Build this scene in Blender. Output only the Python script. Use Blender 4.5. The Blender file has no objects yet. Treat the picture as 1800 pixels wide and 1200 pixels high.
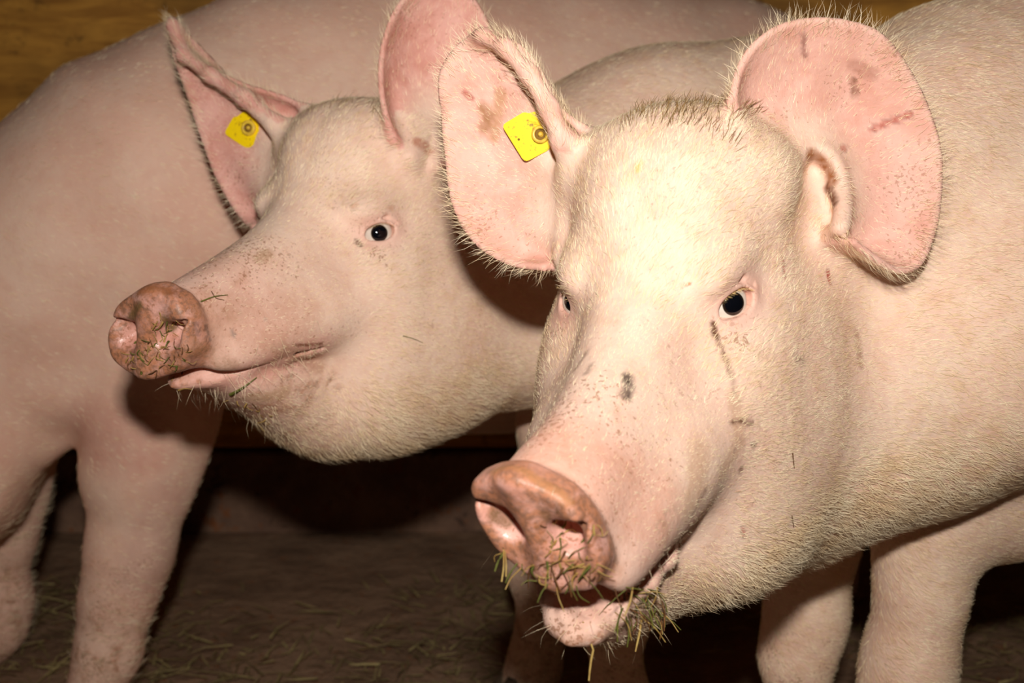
import bpy, bmesh, math
import numpy as np
from mathutils import Vector, Matrix
from mathutils.bvhtree import BVHTree
rng = np.random.default_rng(7)
S = bpy.context.scene
COL = S.collection

# ------------------------------------------------------------------ camera, world, flash, exposure
F = 2200.0                                   # focal length in pixels of the 1800x1200 frame
PITCH = math.atan((600 - 259) / F)
CAM = np.array([0, 0, .75])
cp_, sp_ = math.cos(PITCH), math.sin(PITCH)
RIGHT, UP, FWD = np.array([1., 0, 0]), np.array([0, sp_, cp_]), np.array([0, cp_, -sp_])
cam = bpy.data.cameras.new('camera')
cam.sensor_width = 36; cam.lens = 36 * F / 1800; cam.clip_start = .05
cam.dof.use_dof = True; cam.dof.focus_distance = 1.04; cam.dof.aperture_fstop = 6.3
camo = bpy.data.objects.new('camera', cam); COL.objects.link(camo)
camo.location = CAM; camo.rotation_euler = (math.pi / 2 - PITCH, 0, 0)
S.camera = camo
w = bpy.data.worlds.new('barn_dark'); S.world = w; w.use_nodes = True
w.node_tree.nodes['Background'].inputs[0].default_value = (1, .86, .68, 1)
w.node_tree.nodes['Background'].inputs[1].default_value = .004
fl = bpy.data.lights.new('camera_flash', 'AREA'); fl.shape = 'RECTANGLE'; fl.size = .065; fl.size_y = .04
fl.energy = 8.2; fl.spread = math.radians(115); fl.color = (1, .965, .91)
flo = bpy.data.objects.new('camera_flash', fl); COL.objects.link(flo)
flo.location = CAM + UP * .21 - FWD * .12; flo.rotation_euler = (math.pi / 2 - PITCH, 0, 0)
S.view_settings.view_transform = 'Standard'; S.view_settings.look = 'None'
S.view_settings.gamma = 1; S.view_settings.use_curve_mapping = False
S.view_settings.exposure = 0.0


def P(px, py, d):                            # pixel + depth along the lens axis -> point
    return CAM + FWD * d + RIGHT * ((px - 900) / F * d) - UP * ((py - 600) / F * d)


def tag(o, label=None, cat=None, group=None, kind=None):
    for k, v in (('label', label), ('category', cat), ('group', group), ('kind', kind)):
        if v: o[k] = v
    return o


def empty(name, loc):
    o = bpy.data.objects.new(name, None); o.empty_display_size = .1; COL.objects.link(o); o.location = loc
    return o


def link(name, me, mat, parent=None):
    o = bpy.data.objects.new(name, me); COL.objects.link(o)
    if mat is not None: me.materials.append(mat)
    if parent is not None:
        o.parent = parent
        o.matrix_parent_inverse = Matrix.Translation(parent.location).inverted()
    return o


def np_mesh(name, V, quads=None, tris=None, smooth=True):
    me = bpy.data.meshes.new(name)
    nq = 0 if quads is None else len(quads); nt = 0 if tris is None else len(tris)
    me.vertices.add(len(V)); me.vertices.foreach_set('co', np.ascontiguousarray(V, np.float32).ravel())
    me.loops.add(nq * 4 + nt * 3); me.polygons.add(nq + nt)
    lv = np.concatenate([quads.ravel() if nq else np.zeros(0, int), tris.ravel() if nt else np.zeros(0, int)])
    me.loops.foreach_set('vertex_index', lv.astype(np.int32))
    ls = np.concatenate([np.arange(nq) * 4, nq * 4 + np.arange(nt) * 3])
    me.polygons.foreach_set('loop_start', ls.astype(np.int32))
    me.polygons.foreach_set('use_smooth', np.full(nq + nt, smooth))
    me.update(calc_edges=True); me.validate()
    return me


# ------------------------------------------------------------------ materials
class NT:
    def __init__(s, name):
        s.m = bpy.data.materials.new(name); s.m.use_nodes = True; s.t = s.m.node_tree; s.t.nodes.clear()
        s.o = s.t.nodes.new('ShaderNodeOutputMaterial'); s.b = s.t.nodes.new('ShaderNodeBsdfPrincipled')
        s.t.links.new(s.b.outputs[0], s.o.inputs[0])
    def n(s, typ, **kw):
        x = s.t.nodes.new(typ)
        for k, v in kw.items():
            if k.startswith('_'): setattr(x, k[1:], v)
            else: s.put(x.inputs[k.replace('__', ' ')], v)
        return x
    def put(s, inp, v):
        if hasattr(v, 'is_output') or isinstance(v, bpy.types.NodeSocket): s.t.links.new(v, inp)
        else: inp.default_value = v
    def noise(s, scale, detail=3, rough=.55, vec=None, dist=0):
        x = s.n('ShaderNodeTexNoise', Scale=scale, Detail=detail, Roughness=rough, Distortion=dist)
        if vec is not None: s.put(x.inputs['Vector'], vec)
        return x.outputs[0]
    def ramp(s, f, a, b):
        x = s.n('ShaderNodeMapRange', _interpolation_type='SMOOTHSTEP'); s.put(x.inputs[0], f)
        x.inputs[1].default_value = a; x.inputs[2].default_value = b
        return x.outputs[0]
    def math(s, op, a, b=0.0):
        x = s.n('ShaderNodeMath', _operation=op); s.put(x.inputs[0], a); s.put(x.inputs[1], b)
        return x.outputs[0]
    def mix(s, f, a, b, mode='MIX'):
        x = s.n('ShaderNodeMix', _data_type='RGBA', _blend_type=mode); s.put(x.inputs[0], f); s.put(x.inputs[6], a); s.put(x.inputs[7], b)
        return x.outputs[2]
    def attr(s, name):
        return s.n('ShaderNodeAttribute', _attribute_name=name)
    def bump(s, h, strength, dist):
        x = s.n('ShaderNodeBump', Strength=strength, Distance=dist); s.put(x.inputs['Height'], h)
        s.t.links.new(x.outputs[0], s.b.inputs['Normal'])
    def set(s, **kw):
        for k, v in kw.items(): s.put(s.b.inputs[k.replace('__', ' ')], v)
        return s.m


def c3(r, g, b): return (r, g, b, 1)


def srgb(r, g, b):
    f = lambda v: ((v / 255 + .055) / 1.055) ** 2.4 if v > 10 else v / 3295
    return (f(r), f(g), f(b), 1)


def skin_material(name, base, warm):
    t = NT(name)
    co = t.n('ShaderNodeTexCoord').outputs['Object']
    ta = t.attr('tint'); a = ta.outputs['Color']
    sep = t.n('ShaderNodeSeparateColor'); t.put(sep.inputs[0], a)
    pink, dirt, mud = sep.outputs[0], sep.outputs[1], sep.outputs[2]
    n1 = t.noise(9, 4, .6, co); n2 = t.noise(60, 4, .6, co); n3 = t.noise(260, 3, .6, co); n4 = t.noise(30, 3, .65, co, .6)
    c = t.mix(t.ramp(n1, .35, .68), base, warm)
    c = t.mix(t.math('MULTIPLY', t.ramp(n2, .45, .75), .28), c, srgb(216, 158, 136))
    c = t.mix(pink, c, t.mix(t.ramp(n4, .3, .7), srgb(231, 172, 158), srgb(212, 140, 126)))
    # brown dirt: broad film and dried specks
    film = t.math('MULTIPLY', t.ramp(n4, .45, .8), dirt)
    c = t.mix(t.math('MULTIPLY', film, .6), c, srgb(176, 126, 86))
    clus = t.math('MULTIPLY', t.ramp(t.noise(16, 3, .6, co), .40, .68), .13)
    sp = t.ramp(t.math('ADD', t.math('ADD', t.noise(330, 2, .55, co, .5), clus), t.math('MULTIPLY', dirt, .13)), .70, .78)
    c = t.mix(t.math('MULTIPLY', t.math('MULTIPLY', sp, t.ramp(dirt, .02, .3)), .65), c, srgb(144, 92, 58))
    mn = t.ramp(t.math('ADD', t.noise(48, 4, .65, co, .4), t.math('MULTIPLY', mud, .32)), .56, .86)
    c = t.mix(t.math('MULTIPLY', t.math('MULTIPLY', mn, t.ramp(mud, .02, .25)), .82), c, t.mix(t.ramp(n3, .4, .62), srgb(176, 112, 72), srgb(120, 80, 48)))
    mk = t.attr('mark'); c = t.mix(mk.outputs['Alpha'], c, mk.outputs['Color'])
    wet = t.math('ADD', t.math('MULTIPLY', t.ramp(mud, .15, .6), .18), t.math('MULTIPLY', ta.outputs['Alpha'], .36))
    t.bump(t.math('ADD', t.math('MULTIPLY', n3, .45), t.math('MULTIPLY', n2, .6)), .35, .003)
    return t.set(Base__Color=c, Roughness=t.math('SUBTRACT', .62, wet), Specular__IOR__Level=.35,
                 Subsurface__Weight=.12, Subsurface__Radius=(1, .45, .3), Subsurface__Scale=.006)


def simple(name, col, rough=.6, spec=.4, var=None, scale=40, bump=0, bscale=80, bdist=.002, **kw):
    t = NT(name); co = t.n('ShaderNodeTexCoord').outputs['Object']
    c = col if var is None else t.mix(t.ramp(t.noise(scale, 4, .6, co), .35, .68), col, var)
    if bump: t.bump(t.noise(bscale, 4, .6, co), bump, bdist)
    return t.set(Base__Color=c, Roughness=rough, Specular__IOR__Level=spec, **kw)


M = {}
M['skin'] = skin_material('pig_skin', srgb(237, 204, 182), srgb(234, 194, 172))
M['skin_far'] = skin_material('pig_skin_rear', srgb(236, 196, 172), srgb(232, 184, 160))
M['bristle'] = simple('cream_bristle', srgb(247, 228, 194), .5, .3, srgb(236, 208, 166), 30)
M['bristle_brown'] = simple('dirty_bristle', srgb(150, 116, 70), .6, .3, srgb(110, 80, 46), 60)
M['lash'] = simple('blond_eyelash', srgb(232, 200, 140), .5, .3)
M['hoof'] = simple('hoof_horn', srgb(96, 78, 60), .6, .4, srgb(60, 48, 38), 50)
def yellow():
    t = NT('yellow_tag_plastic'); co = t.n('ShaderNodeTexCoord').outputs['Object']
    c = t.mix(t.ramp(t.noise(240, 4, .65, co), .56, .70), srgb(252, 214, 8), srgb(176, 132, 30))
    c = t.mix(t.ramp(t.noise(90, 4, .7, co), .62, .70), c, srgb(140, 104, 44))
    return t.set(Base__Color=c, Roughness=.42, Specular__IOR__Level=.4)
M['tag'] = yellow()
M['tag_button'] = simple('yellow_tag_button', srgb(232, 194, 60), .4, .5, srgb(200, 158, 60), 200)
M['tag_dark'] = simple('tag_hole', srgb(120, 88, 30), .7, .2)
def eye_mat():
    t = NT('pig_eye'); co = t.n('ShaderNodeTexCoord').outputs['Object']
    s_ = t.n('ShaderNodeSeparateXYZ'); t.put(s_.inputs[0], t.n('ShaderNodeVectorMath', _operation='NORMALIZE').outputs[0])
    nv = [x for x in t.t.nodes if x.type == 'VECT_MATH'][0]; t.put(nv.inputs[0], co)
    z = s_.outputs[2]
    c = t.mix(t.ramp(z, .835, .86), srgb(222, 210, 196), srgb(40, 28, 20))
    c = t.mix(t.ramp(z, .875, .92), c, srgb(8, 9, 14))
    c = t.mix(t.math('MULTIPLY', t.ramp(t.math('MULTIPLY', z, -1), -.35, .1), .5), c, srgb(214, 150, 140))
    return t.set(Base__Color=c, Roughness=.06, Specular__IOR__Level=.6, Coat__Weight=.6, Coat__Roughness=.03)
M['eye'] = eye_mat()
M['straw_green'] = simple('green_hay', srgb(112, 112, 44), .6, .3, srgb(82, 84, 34), 60)
M['straw_tan'] = simple('tan_hay', srgb(190, 160, 92), .6, .3, srgb(146, 112, 58), 60)
M['straw_brown'] = simple('brown_hay', srgb(120, 78, 38), .65, .3, srgb(84, 54, 28), 60)
M['hay_floor'] = simple('dirty_floor_hay', srgb(168, 150, 100), .7, .2, srgb(112, 98, 66), 20)


def wood():
    t = NT('ochre_wall_boards'); co = t.n('ShaderNodeTexCoord').outputs['Object']
    mp = t.n('ShaderNodeMapping'); t.put(mp.inputs[0], co); mp.inputs['Scale'].default_value = (1.5, 6, 9)
    g = t.noise(4, 6, .65, mp.outputs[0], .8)
    c = t.mix(t.ramp(g, .3, .7), srgb(226, 160, 66), srgb(170, 112, 42))
    c = t.mix(t.math('MULTIPLY', t.ramp(t.noise(14, 4, .7, co), .56, .72), .85), c, srgb(62, 40, 18))
    c = t.mix(t.math('MULTIPLY', t.ramp(t.noise(3, 3, .6, co), .48, .7), .6), c, srgb(84, 58, 24))
    t.bump(g, .3, .004)
    return t.set(Base__Color=c, Roughness=.7, Specular__IOR__Level=.25)
M['wood'] = wood()
def plinth():
    t = NT('rusty_brown_plinth'); co = t.n('ShaderNodeTexCoord').outputs['Object']
    c = t.mix(t.ramp(t.noise(9, 5, .65, co), .3, .7), srgb(150, 116, 92), srgb(112, 84, 68))
    c = t.mix(t.math('MULTIPLY', t.ramp(t.noise(34, 4, .6, co), .58, .68), .8), c, srgb(132, 76, 38))
    c = t.mix(t.math('MULTIPLY', t.ramp(t.noise(22, 4, .6, co, .5), .60, .7), .6), c, srgb(40, 30, 24))
    t.bump(t.noise(30, 5, .7, co), .6, .01)
    return t.set(Base__Color=c, Roughness=.8, Specular__IOR__Level=.2)
M['plinth'] = plinth()
def floor_mat():
    t = NT('muddy_floor'); co = t.n('ShaderNodeTexCoord').outputs['Object']
    c = t.mix(t.ramp(t.noise(7, 6, .7, co), .3, .7), srgb(168, 134, 106), srgb(126, 98, 76))
    c = t.mix(t.math('MULTIPLY', t.ramp(t.noise(40, 4, .7, co), .57, .7), .7), c, srgb(150, 92, 50))
    t.bump(t.noise(25, 6, .7, co), .8, .015)
    return t.set(Base__Color=c, Roughness=.85, Specular__IOR__Level=.2)
M['floor'] = floor_mat()


# ------------------------------------------------------------------ setting
def box_mesh(name, x0, x1, y0, y1, z0, z1, bev=0.0):
    bm = bmesh.new()
    bmesh.ops.create_cube(bm, size=1, matrix=Matrix.Translation(((x0 + x1) / 2, (y0 + y1) / 2, (z0 + z1) / 2)) @ Matrix.Diagonal((x1 - x0, y1 - y0, z1 - z0, 1)))
    if bev: bmesh.ops.bevel(bm, geom=bm.edges[:], offset=bev, segments=2, affect='EDGES')
    me = bpy.data.meshes.new(name); bm.to_mesh(me); bm.free()
    return me

WALL = 2.5; FLOOR = -.035
fl_o = link('floor', box_mesh('floor', -3.2, 3.2, -1.6, WALL + .1, FLOOR - .1, FLOOR), M['floor']); tag(fl_o, 'brown muddy pen floor strewn with hay', 'floor', kind='structure')
wb = link('wall_back', box_mesh('wall_back', -3.2, 3.2, WALL + .03, WALL + .1, FLOOR, 2.3), M['plinth']); tag(wb, 'pen wall of ochre boards behind the pigs', 'wall', kind='structure')
pl = link('plinth', box_mesh('plinth', -3.2, 3.2, WALL - .012, WALL + .04, FLOOR, .135, .004), M['plinth'], wb); pl['label'] = 'dark rust-flecked brown plinth'
z = .14
for i, h in enumerate((.21, .2, .22, .36, .34, .3, .3)):
    link('plank', box_mesh('plank', -3.2, 3.2, WALL + .002 * (i % 2), WALL + .04, z + .002, z + h - .002, .003), M['wood'], wb); z += h


# ------------------------------------------------------------------ implicit modelling tools
def smin(a, b, k):
    h = np.maximum(k - np.abs(a - b), 0) / k
    return np.minimum(a, b) - h * h * k * .25
def smax(a, b, k): return -smin(-a, -b, k)
def sstep(x, a, b):
    t = np.clip((x - a) / (b - a), 0, 1); return t * t * (3 - 2 * t)
def ell(p, c, r, R=None):
    q = p - np.asarray(c, np.float32)
    if R is not None: q = q @ np.asarray(R, np.float32)
    r = np.asarray(r, np.float32)
    k0 = np.sqrt(((q / r) ** 2).sum(-1)); k1 = np.sqrt(((q / (r * r)) ** 2).sum(-1)) + 1e-9
    return k0 * (k0 - 1) / k1
def rcone(p, a, b, ra, rb):
    a = np.asarray(a, np.float32); b = np.asarray(b, np.float32); ba = b - a
    h = np.clip(((p - a) @ ba) / (ba @ ba), 0, 1)
    d = p - a - h[..., None] * ba
    return np.sqrt((d * d).sum(-1)) - (ra + (rb - ra) * h)
def chain(p, pts, k=.02):
    d = None
    for (a, ra), (b, rb) in zip(pts[:-1], pts[1:]):
        e = rcone(p, a, b, ra, rb); d = e if d is None else smin(d, e, k)
    return d
def spline(x, xs, ys):                       # smooth (Catmull-Rom) 1-D table, xs ascending
    xs = np.asarray(xs, float); ys = np.asarray(ys, float)
    m = np.gradient(ys, xs); x = np.clip(x, xs[0], xs[-1])
    i = np.clip(np.searchsorted(xs, x) - 1, 0, len(xs) - 2); h = xs[i + 1] - xs[i]; t = (x - xs[i]) / h
    return ((2 * t**3 - 3 * t**2 + 1) * ys[i] + (t**3 - 2 * t**2 + t) * h * m[i] + (-2 * t**3 + 3 * t**2) * ys[i + 1] + (t**3 - t**2) * h * m[i + 1]).astype(np.float32)
def loft(p, tab, n=2.2, cap=.03):            # tab rows: x, top, bottom, half width
    T = np.array(sorted(tab)); x = p[..., 0]
    top, bot, hw = (spline(x, T[:, 0], T[:, k]) for k in (1, 2, 3))
    zc = (top + bot) / 2; hh = np.maximum((top - bot) / 2, 1e-3)
    y = p[..., 1]; zz = p[..., 2] - zc
    r = ((np.abs(y) / hw) ** n + (np.abs(zz) / hh) ** n) ** (1 / n) + 1e-6
    L = np.sqrt(y * y + zz * zz)
    d = np.where(r > .05, L * (1 - 1 / r), -np.minimum(hw, hh))
    ends = np.maximum(T[0, 0] - x, x - T[-1, 0])
    return smax(d, ends, cap)


def surface_net(xs, ys, zs, f, coarse=4, safety=1.6):
    nx, ny, nz = len(xs), len(ys), len(zs)
    ix, iy, iz = (np.minimum(np.arange(0, n + coarse - 1, coarse), n - 1) for n in (nx, ny, nz))
    G = np.stack(np.meshgrid(xs[ix], ys[iy], zs[iz], indexing='ij'), -1).astype(np.float32)
    dc = f(G.reshape(-1, 3)).reshape(G.shape[:3])
    hx = np.gradient(xs[ix])[:, None, None]; hy = np.gradient(ys[iy])[None, :, None]; hz = np.gradient(zs[iz])[None, None, :]
    rad = np.sqrt(hx * hx + hy * hy + hz * hz) * safety * .75 + .004
    near = np.abs(dc) < rad
    D = np.repeat(np.repeat(np.repeat(dc, coarse, 0), coarse, 1), coarse, 2)
    Nn = near.copy()                          # a block is live if any of its 8 corners is near
    for ax in range(3):
        s1 = np.roll(Nn, -1, ax); Nn = Nn | s1
    Bm = np.repeat(np.repeat(np.repeat(Nn, coarse, 0), coarse, 1), coarse, 2)
    D = D[:nx, :ny, :nz].astype(np.float32).copy(); Bm = Bm[:nx, :ny, :nz]
    I = np.argwhere(Bm)
    pts = np.stack([xs[I[:, 0]], ys[I[:, 1]], zs[I[:, 2]]], -1).astype(np.float32)
    val = np.concatenate([f(pts[a:a + 200000]) for a in range(0, len(pts), 200000)])
    D[I[:, 0], I[:, 1], I[:, 2]] = val
    s = D < 0
    c = np.zeros((nx - 1, ny - 1, nz - 1), np.int8)
    for a in (0, 1):
        for b in (0, 1):
            for e in (0, 1): c += s[a:nx - 1 + a, b:ny - 1 + b, e:nz - 1 + e]
    act = (c > 0) & (c < 8)
    C = np.argwhere(act); idx = np.full(act.shape, -1, np.int32); idx[act] = np.arange(len(C))
    acc = np.zeros((len(C), 3)); cnt = np.zeros(len(C))
    cx, cy, cz = C.T
    corners = [(a, b, e) for a in (0, 1) for b in (0, 1) for e in (0, 1)]
    for i, A in enumerate(corners):
        for B in corners[i + 1:]:
            if sum(abs(u - v) for u, v in zip(A, B)) != 1: continue
            da = D[cx + A[0], cy + A[1], cz + A[2]]; db = D[cx + B[0], cy + B[1], cz + B[2]]
            m = (da < 0) != (db < 0); t = np.where(m, da / np.where(m, da - db, 1), 0)
            pa = np.stack([xs[cx + A[0]], ys[cy + A[1]], zs[cz + A[2]]], -1); pb = np.stack([xs[cx + B[0]], ys[cy + B[1]], zs[cz + B[2]]], -1)
            acc += np.where(m[:, None], pa + (pb - pa) * t[:, None], 0); cnt += m
    V = acc / np.maximum(cnt, 1)[:, None]
    Q = []
    for ax in range(3):
        sl0 = [slice(None)] * 3; sl1 = [slice(None)] * 3; sl0[ax] = slice(0, -1); sl1[ax] = slice(1, None)
        e = s[tuple(sl0)] != s[tuple(sl1)]
        E_ = np.argwhere(e); o1, o2 = [(1, 2), (2, 0), (0, 1)][ax]
        ok = (E_[:, o1] > 0) & (E_[:, o2] > 0)
        for q, n_ in ((o1, act.shape[o1]), (o2, act.shape[o2])): ok &= E_[:, q] < n_
        E_ = E_[ok]
        def cell_at(d1, d2):
            Z = E_.copy(); Z[:, o1] -= d1; Z[:, o2] -= d2; return idx[Z[:, 0], Z[:, 1], Z[:, 2]]
        q = np.stack([cell_at(1, 1), cell_at(0, 1), cell_at(0, 0), cell_at(1, 0)], -1)
        inside = s[E_[:, 0], E_[:, 1], E_[:, 2]]
        q[~inside] = q[~inside][:, ::-1]
        Q.append(q)
    Q = np.concatenate(Q); Q = Q[(Q >= 0).all(1)]
    return V.astype(np.float32), Q


def grad(f, V, h=.0008):
    k = np.array([(1, -1, -1), (-1, -1, 1), (-1, 1, -1), (1, 1, 1)], np.float32)
    return sum(k[i] * f(V + k[i] * h)[:, None] for i in range(4)) / (4 * h)
def newton(f, V, it=1, lim=.003):
    V = V.astype(np.float32)
    for _ in range(it):
        d = f(V); g = grad(f, V); st = d[:, None] * g / np.maximum((g * g).sum(-1), .15)[:, None]
        L = np.sqrt((st * st).sum(-1, keepdims=True)); st *= np.minimum(1, lim / np.maximum(L, 1e-9)); V = V - st
    return V


# ------------------------------------------------------------------ the pig's head in its own frame (x forward, y to the pig's left, z up)
UPPER = [(-.004, .033, -.036, .036), (-.03, .036, -.043, .039), (-.06, .041, -.050, .041), (-.10, .048, -.057, .046), (-.14, .058, -.064, .051),
         (-.18, .076, -.070, .055), (-.22, .106, -.08, .064), (-.26, .134, -.09, .070), (-.30, .150, -.10, .076), (-.34, .150, -.11, .078), (-.39, .128, -.1, .07)]
JAW = [(-.020, -.062, -.070, .008), (-.035, -.057, -.080, .019), (-.07, -.050, -.112, .034), (-.12, -.043, -.148, .045), (-.17, -.035, -.182, .055),
       (-.22, -.025, -.200, .062), (-.28, -.01, -.210, .070), (-.34, .0, -.208, .075), (-.40, .0, -.17, .07)]
EYE_C = np.array([-.2305, .0525, .0425]); EYE_R = .0156
def ortho(out, t):
    o = np.array(out, float); o /= np.linalg.norm(o); t = np.array(t, float); t -= t @ o * o; t /= np.linalg.norm(t)
    return np.stack([t, np.cross(t, o), o], 1)           # columns: long axis, short axis, outward
EYE_F = ortho((.58, .78, .20), (1, 0, .12))


def head_sdf(p, jaw_open=0.0):
    p = p.astype(np.float32)
    ay = np.sqrt(p[:, 1] ** 2 + 1e-6); q = np.stack([p[:, 0], ay, p[:, 2]], -1)
    wx = sstep(q[:, 0], -.03, -.08) * sstep(q[:, 0], -.30, -.20)
    d = loft(np.stack([q[:, 0], q[:, 1] * (1 + .26 * wx * np.tanh((q[:, 2] - .01) / .035)), q[:, 2]], -1), UPPER, 2.2, .03)
    d = smin(d, ell(q, (-.165, .041, -.034), (.065, .032, .038)), .04)        # jaw side
    d = smin(d, ell(q, (-.292, .020, .096), (.055, .042, .045)), .04)          # skull beside the crown
    d = smin(d, ell(q, (-.285, .052, -.055), (.095, .056, .10)), .05)        # cheek
    d = smin(d, ell(q, (-.315, .050, .104), (.036, .034, .032)), .03)         # ear roots
    d = smin(d, ell(q, (-.275, .060, -.115), (.11, .052, .082)), .04)        # jowl
    d = smin(d, ell(q, (-.335, .068, -.085), (.085, .058, .105)), .035)
    d = smin(d, ell(q, (-.240, .046, .000), (.055, .032, .034)), .03)        # cheek bone
    d = smin(d, ell(q, (-.236, .046, .068), (.036, .02, .016)), .022)       # brow
    d = smin(d, ell(q, (-.085, .036, -.038), (.06, .019, .022)), .025)      # upper lip
    # snout disc with a raised rim
    xx = q[:, 0] + .012 - .10 * (q[:, 2]) * .4
    rr = (np.abs(q[:, 1] / .0430) ** 2.5 + np.abs((q[:, 2] - .001) / .0400) ** 2.3) ** (1 / 2.4)
    th = np.arctan2(p[:, 2], p[:, 1]); rr = rr * (1 + .018 * np.sin(3 * th + 1) + .012 * np.sin(7 * th) + .010 * np.sin(11 * th + 2))
    L = np.sqrt(q[:, 1] ** 2 + q[:, 2] ** 2)
    disc = smax(np.where(rr > .05, L * (1 - 1 / (rr + 1e-6)), -.04), np.abs(xx) - .0112 + .0045 * sstep(rr, .9, .2), .008)
    d = smin(d, disc, .007)
    d = smin(d, rcone(q, (-.006, .0, .034), (-.006, .0, -.03), .0075, .0075), .014)     # bridge between the nostrils
    # jaw
    qj = q
    if jaw_open:
        c, s_ = math.cos(jaw_open), math.sin(jaw_open); hx, hz = -.30, -.03
        dx, dz = q[:, 0] - hx, q[:, 2] - hz
        wj = sstep(q[:, 0], -.24, -.12)
        qj = np.stack([q[:, 0] * (1 - wj) + wj * (hx + c * dx - s_ * dz), q[:, 1], q[:, 2] * (1 - wj) + wj * (hz + s_ * dx + c * dz)], -1).astype(np.float32)
    j = loft(qj, JAW, 2.1, .02)
    j = smin(j, chain(qj, [((-.024, .0, -.0655), .0045), ((-.036, .014, -.0650), .0055), ((-.06, .028, -.064), .0065), ((-.095, .042, -.064), .0075), ((-.120, .050, -.065), .006), ((-.140, .050, -.066), .003)], .01), .012)
    kk = .005 + .04 * sstep(q[:, 0], -.125, -.19)
    d = smin(d, j, kk)
    # the mouth line, folding inwards
    ml = chain(q, [((-.02, .020, -.056), .0025), ((-.06, .036, -.054), .0028), ((-.10, .050, -.056), .003), ((-.128, .060, -.058), .0025)], .004)
    d = smax(d, -ml, .005)
    # nostrils
    n = rcone(q, (.014, .0230, -.002), (-.020, .0185, .003), .0140, .0095)
    n = smin(n, rcone(q, (.006, .026, .006), (-.006, .034, .013), .0065, .0035), .010)
    d = smax(d, -n, .006)
    return d


def eye_sdf(d, p):
    q = np.stack([p[:, 0], np.abs(p[:, 1]), p[:, 2]], -1).astype(np.float32)
    # eye: lids over the ball, an almond opening
    e = (q - EYE_C.astype(np.float32)) @ EYE_F.astype(np.float32)
    d = smin(d, np.sqrt((e[:, 0] * .74) ** 2 + e[:, 1] ** 2 + e[:, 2] ** 2) - EYE_R - .0012, .008)
    ex = e[:, 0]; ce = .0015 - .06 * ex
    al = np.sqrt((ex / .0152) ** 2 + ((e[:, 1] - ce) / np.where(e[:, 1] > ce, .0080, .0090)) ** 2) - 1
    al = smax(al * .007, -e[:, 2], .002)
    al = smin(al, rcone(e, (.012, -.003, .0135), (.0190, -.0065, .0105), .0024, .0012), .004)     # inner corner
    d = smax(d, -al, .0025)
    up = chain(e, [((-.019, .0075, .011), .001), ((-.010, .0140, .0135), .0015), ((.003, .0155, .014), .0016), ((.014, .0110, .0130), .001)], .004)
    d = smax(d, -(up + .0005), .004)                                                                # fold above the lid
    return d


# landmarks of the photograph
LM = dict(disc=(-.004, 0, .001), dtop=(-.007, 0, .042), dbot=(-.006, 0, -.041), dl=(-.008, .045, 0), dr=(-.008, -.045, 0), nl=(.0, .0225, .002), nr=(.0, -.0225, .002),
          el=tuple(EYE_C + EYE_F[:, 2] * EYE_R), er=tuple((EYE_C + EYE_F[:, 2] * EYE_R) * [1, -1, 1]), mc=(-.128, .058, -.058), ll=(-.021, 0, -.069), poll=(-.296, 0, .15))


class Head:
    def __init__(s, R, t, sc, obs, jaw=0., sigma=.075):
        s.R = np.array(R, float); u, _, v = np.linalg.svd(s.R); s.R = u @ v; s.t = np.array(t, float); s.s = sc; s.jaw = jaw; s.sig = sigma
        T, C = [], []
        for n, o in obs.items():
            c = np.array(LM[n] if isinstance(n, str) else n, float); wpt = s.t + sc * s.R @ c
            dep = (wpt - CAM) @ FWD
            T.append(s.R.T @ (P(o[0], o[1], dep) - s.t) / sc); C.append(c)
        if T:
            s.T = np.array(T); C = np.array(C)
            K = np.exp(-((s.T[:, None] - s.T[None]) ** 2).sum(-1) / (2 * sigma ** 2)) + .04 * np.eye(len(T))
            s.W = np.linalg.solve(K, C - s.T)
        else: s.T = None
    def local(s, p):
        q = ((p - s.t) @ s.R / s.s).astype(np.float32)
        if s.T is None: return q
        T = s.T.astype(np.float32); W = s.W.astype(np.float32)
        d2 = (q * q).sum(-1)[:, None] - 2 * q @ T.T + (T * T).sum(-1)[None]
        return q + np.exp(-np.maximum(d2, 0) / (2 * s.sig ** 2)) @ W
    def world(s, c):
        c = np.array(c, float); q = c.copy()
        for _ in range(12):
            q = q + (c - s.local(s.t + s.s * (s.R @ q)[None])[0] if True else 0)
        return s.t + s.s * s.R @ q
    def vec(s, v): return s.R @ np.array(v, float)


# ------------------------------------------------------------------ ears: sheets thickened and blended into the head
def resample(pts, n):
    pts = np.array(pts, float); L = np.r_[0, np.cumsum(np.linalg.norm(np.diff(pts, axis=0), axis=1))]; L /= L[-1]
    return np.stack([spline(np.linspace(0, 1, n), L, pts[:, k]) for k in range(3)], -1)


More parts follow.
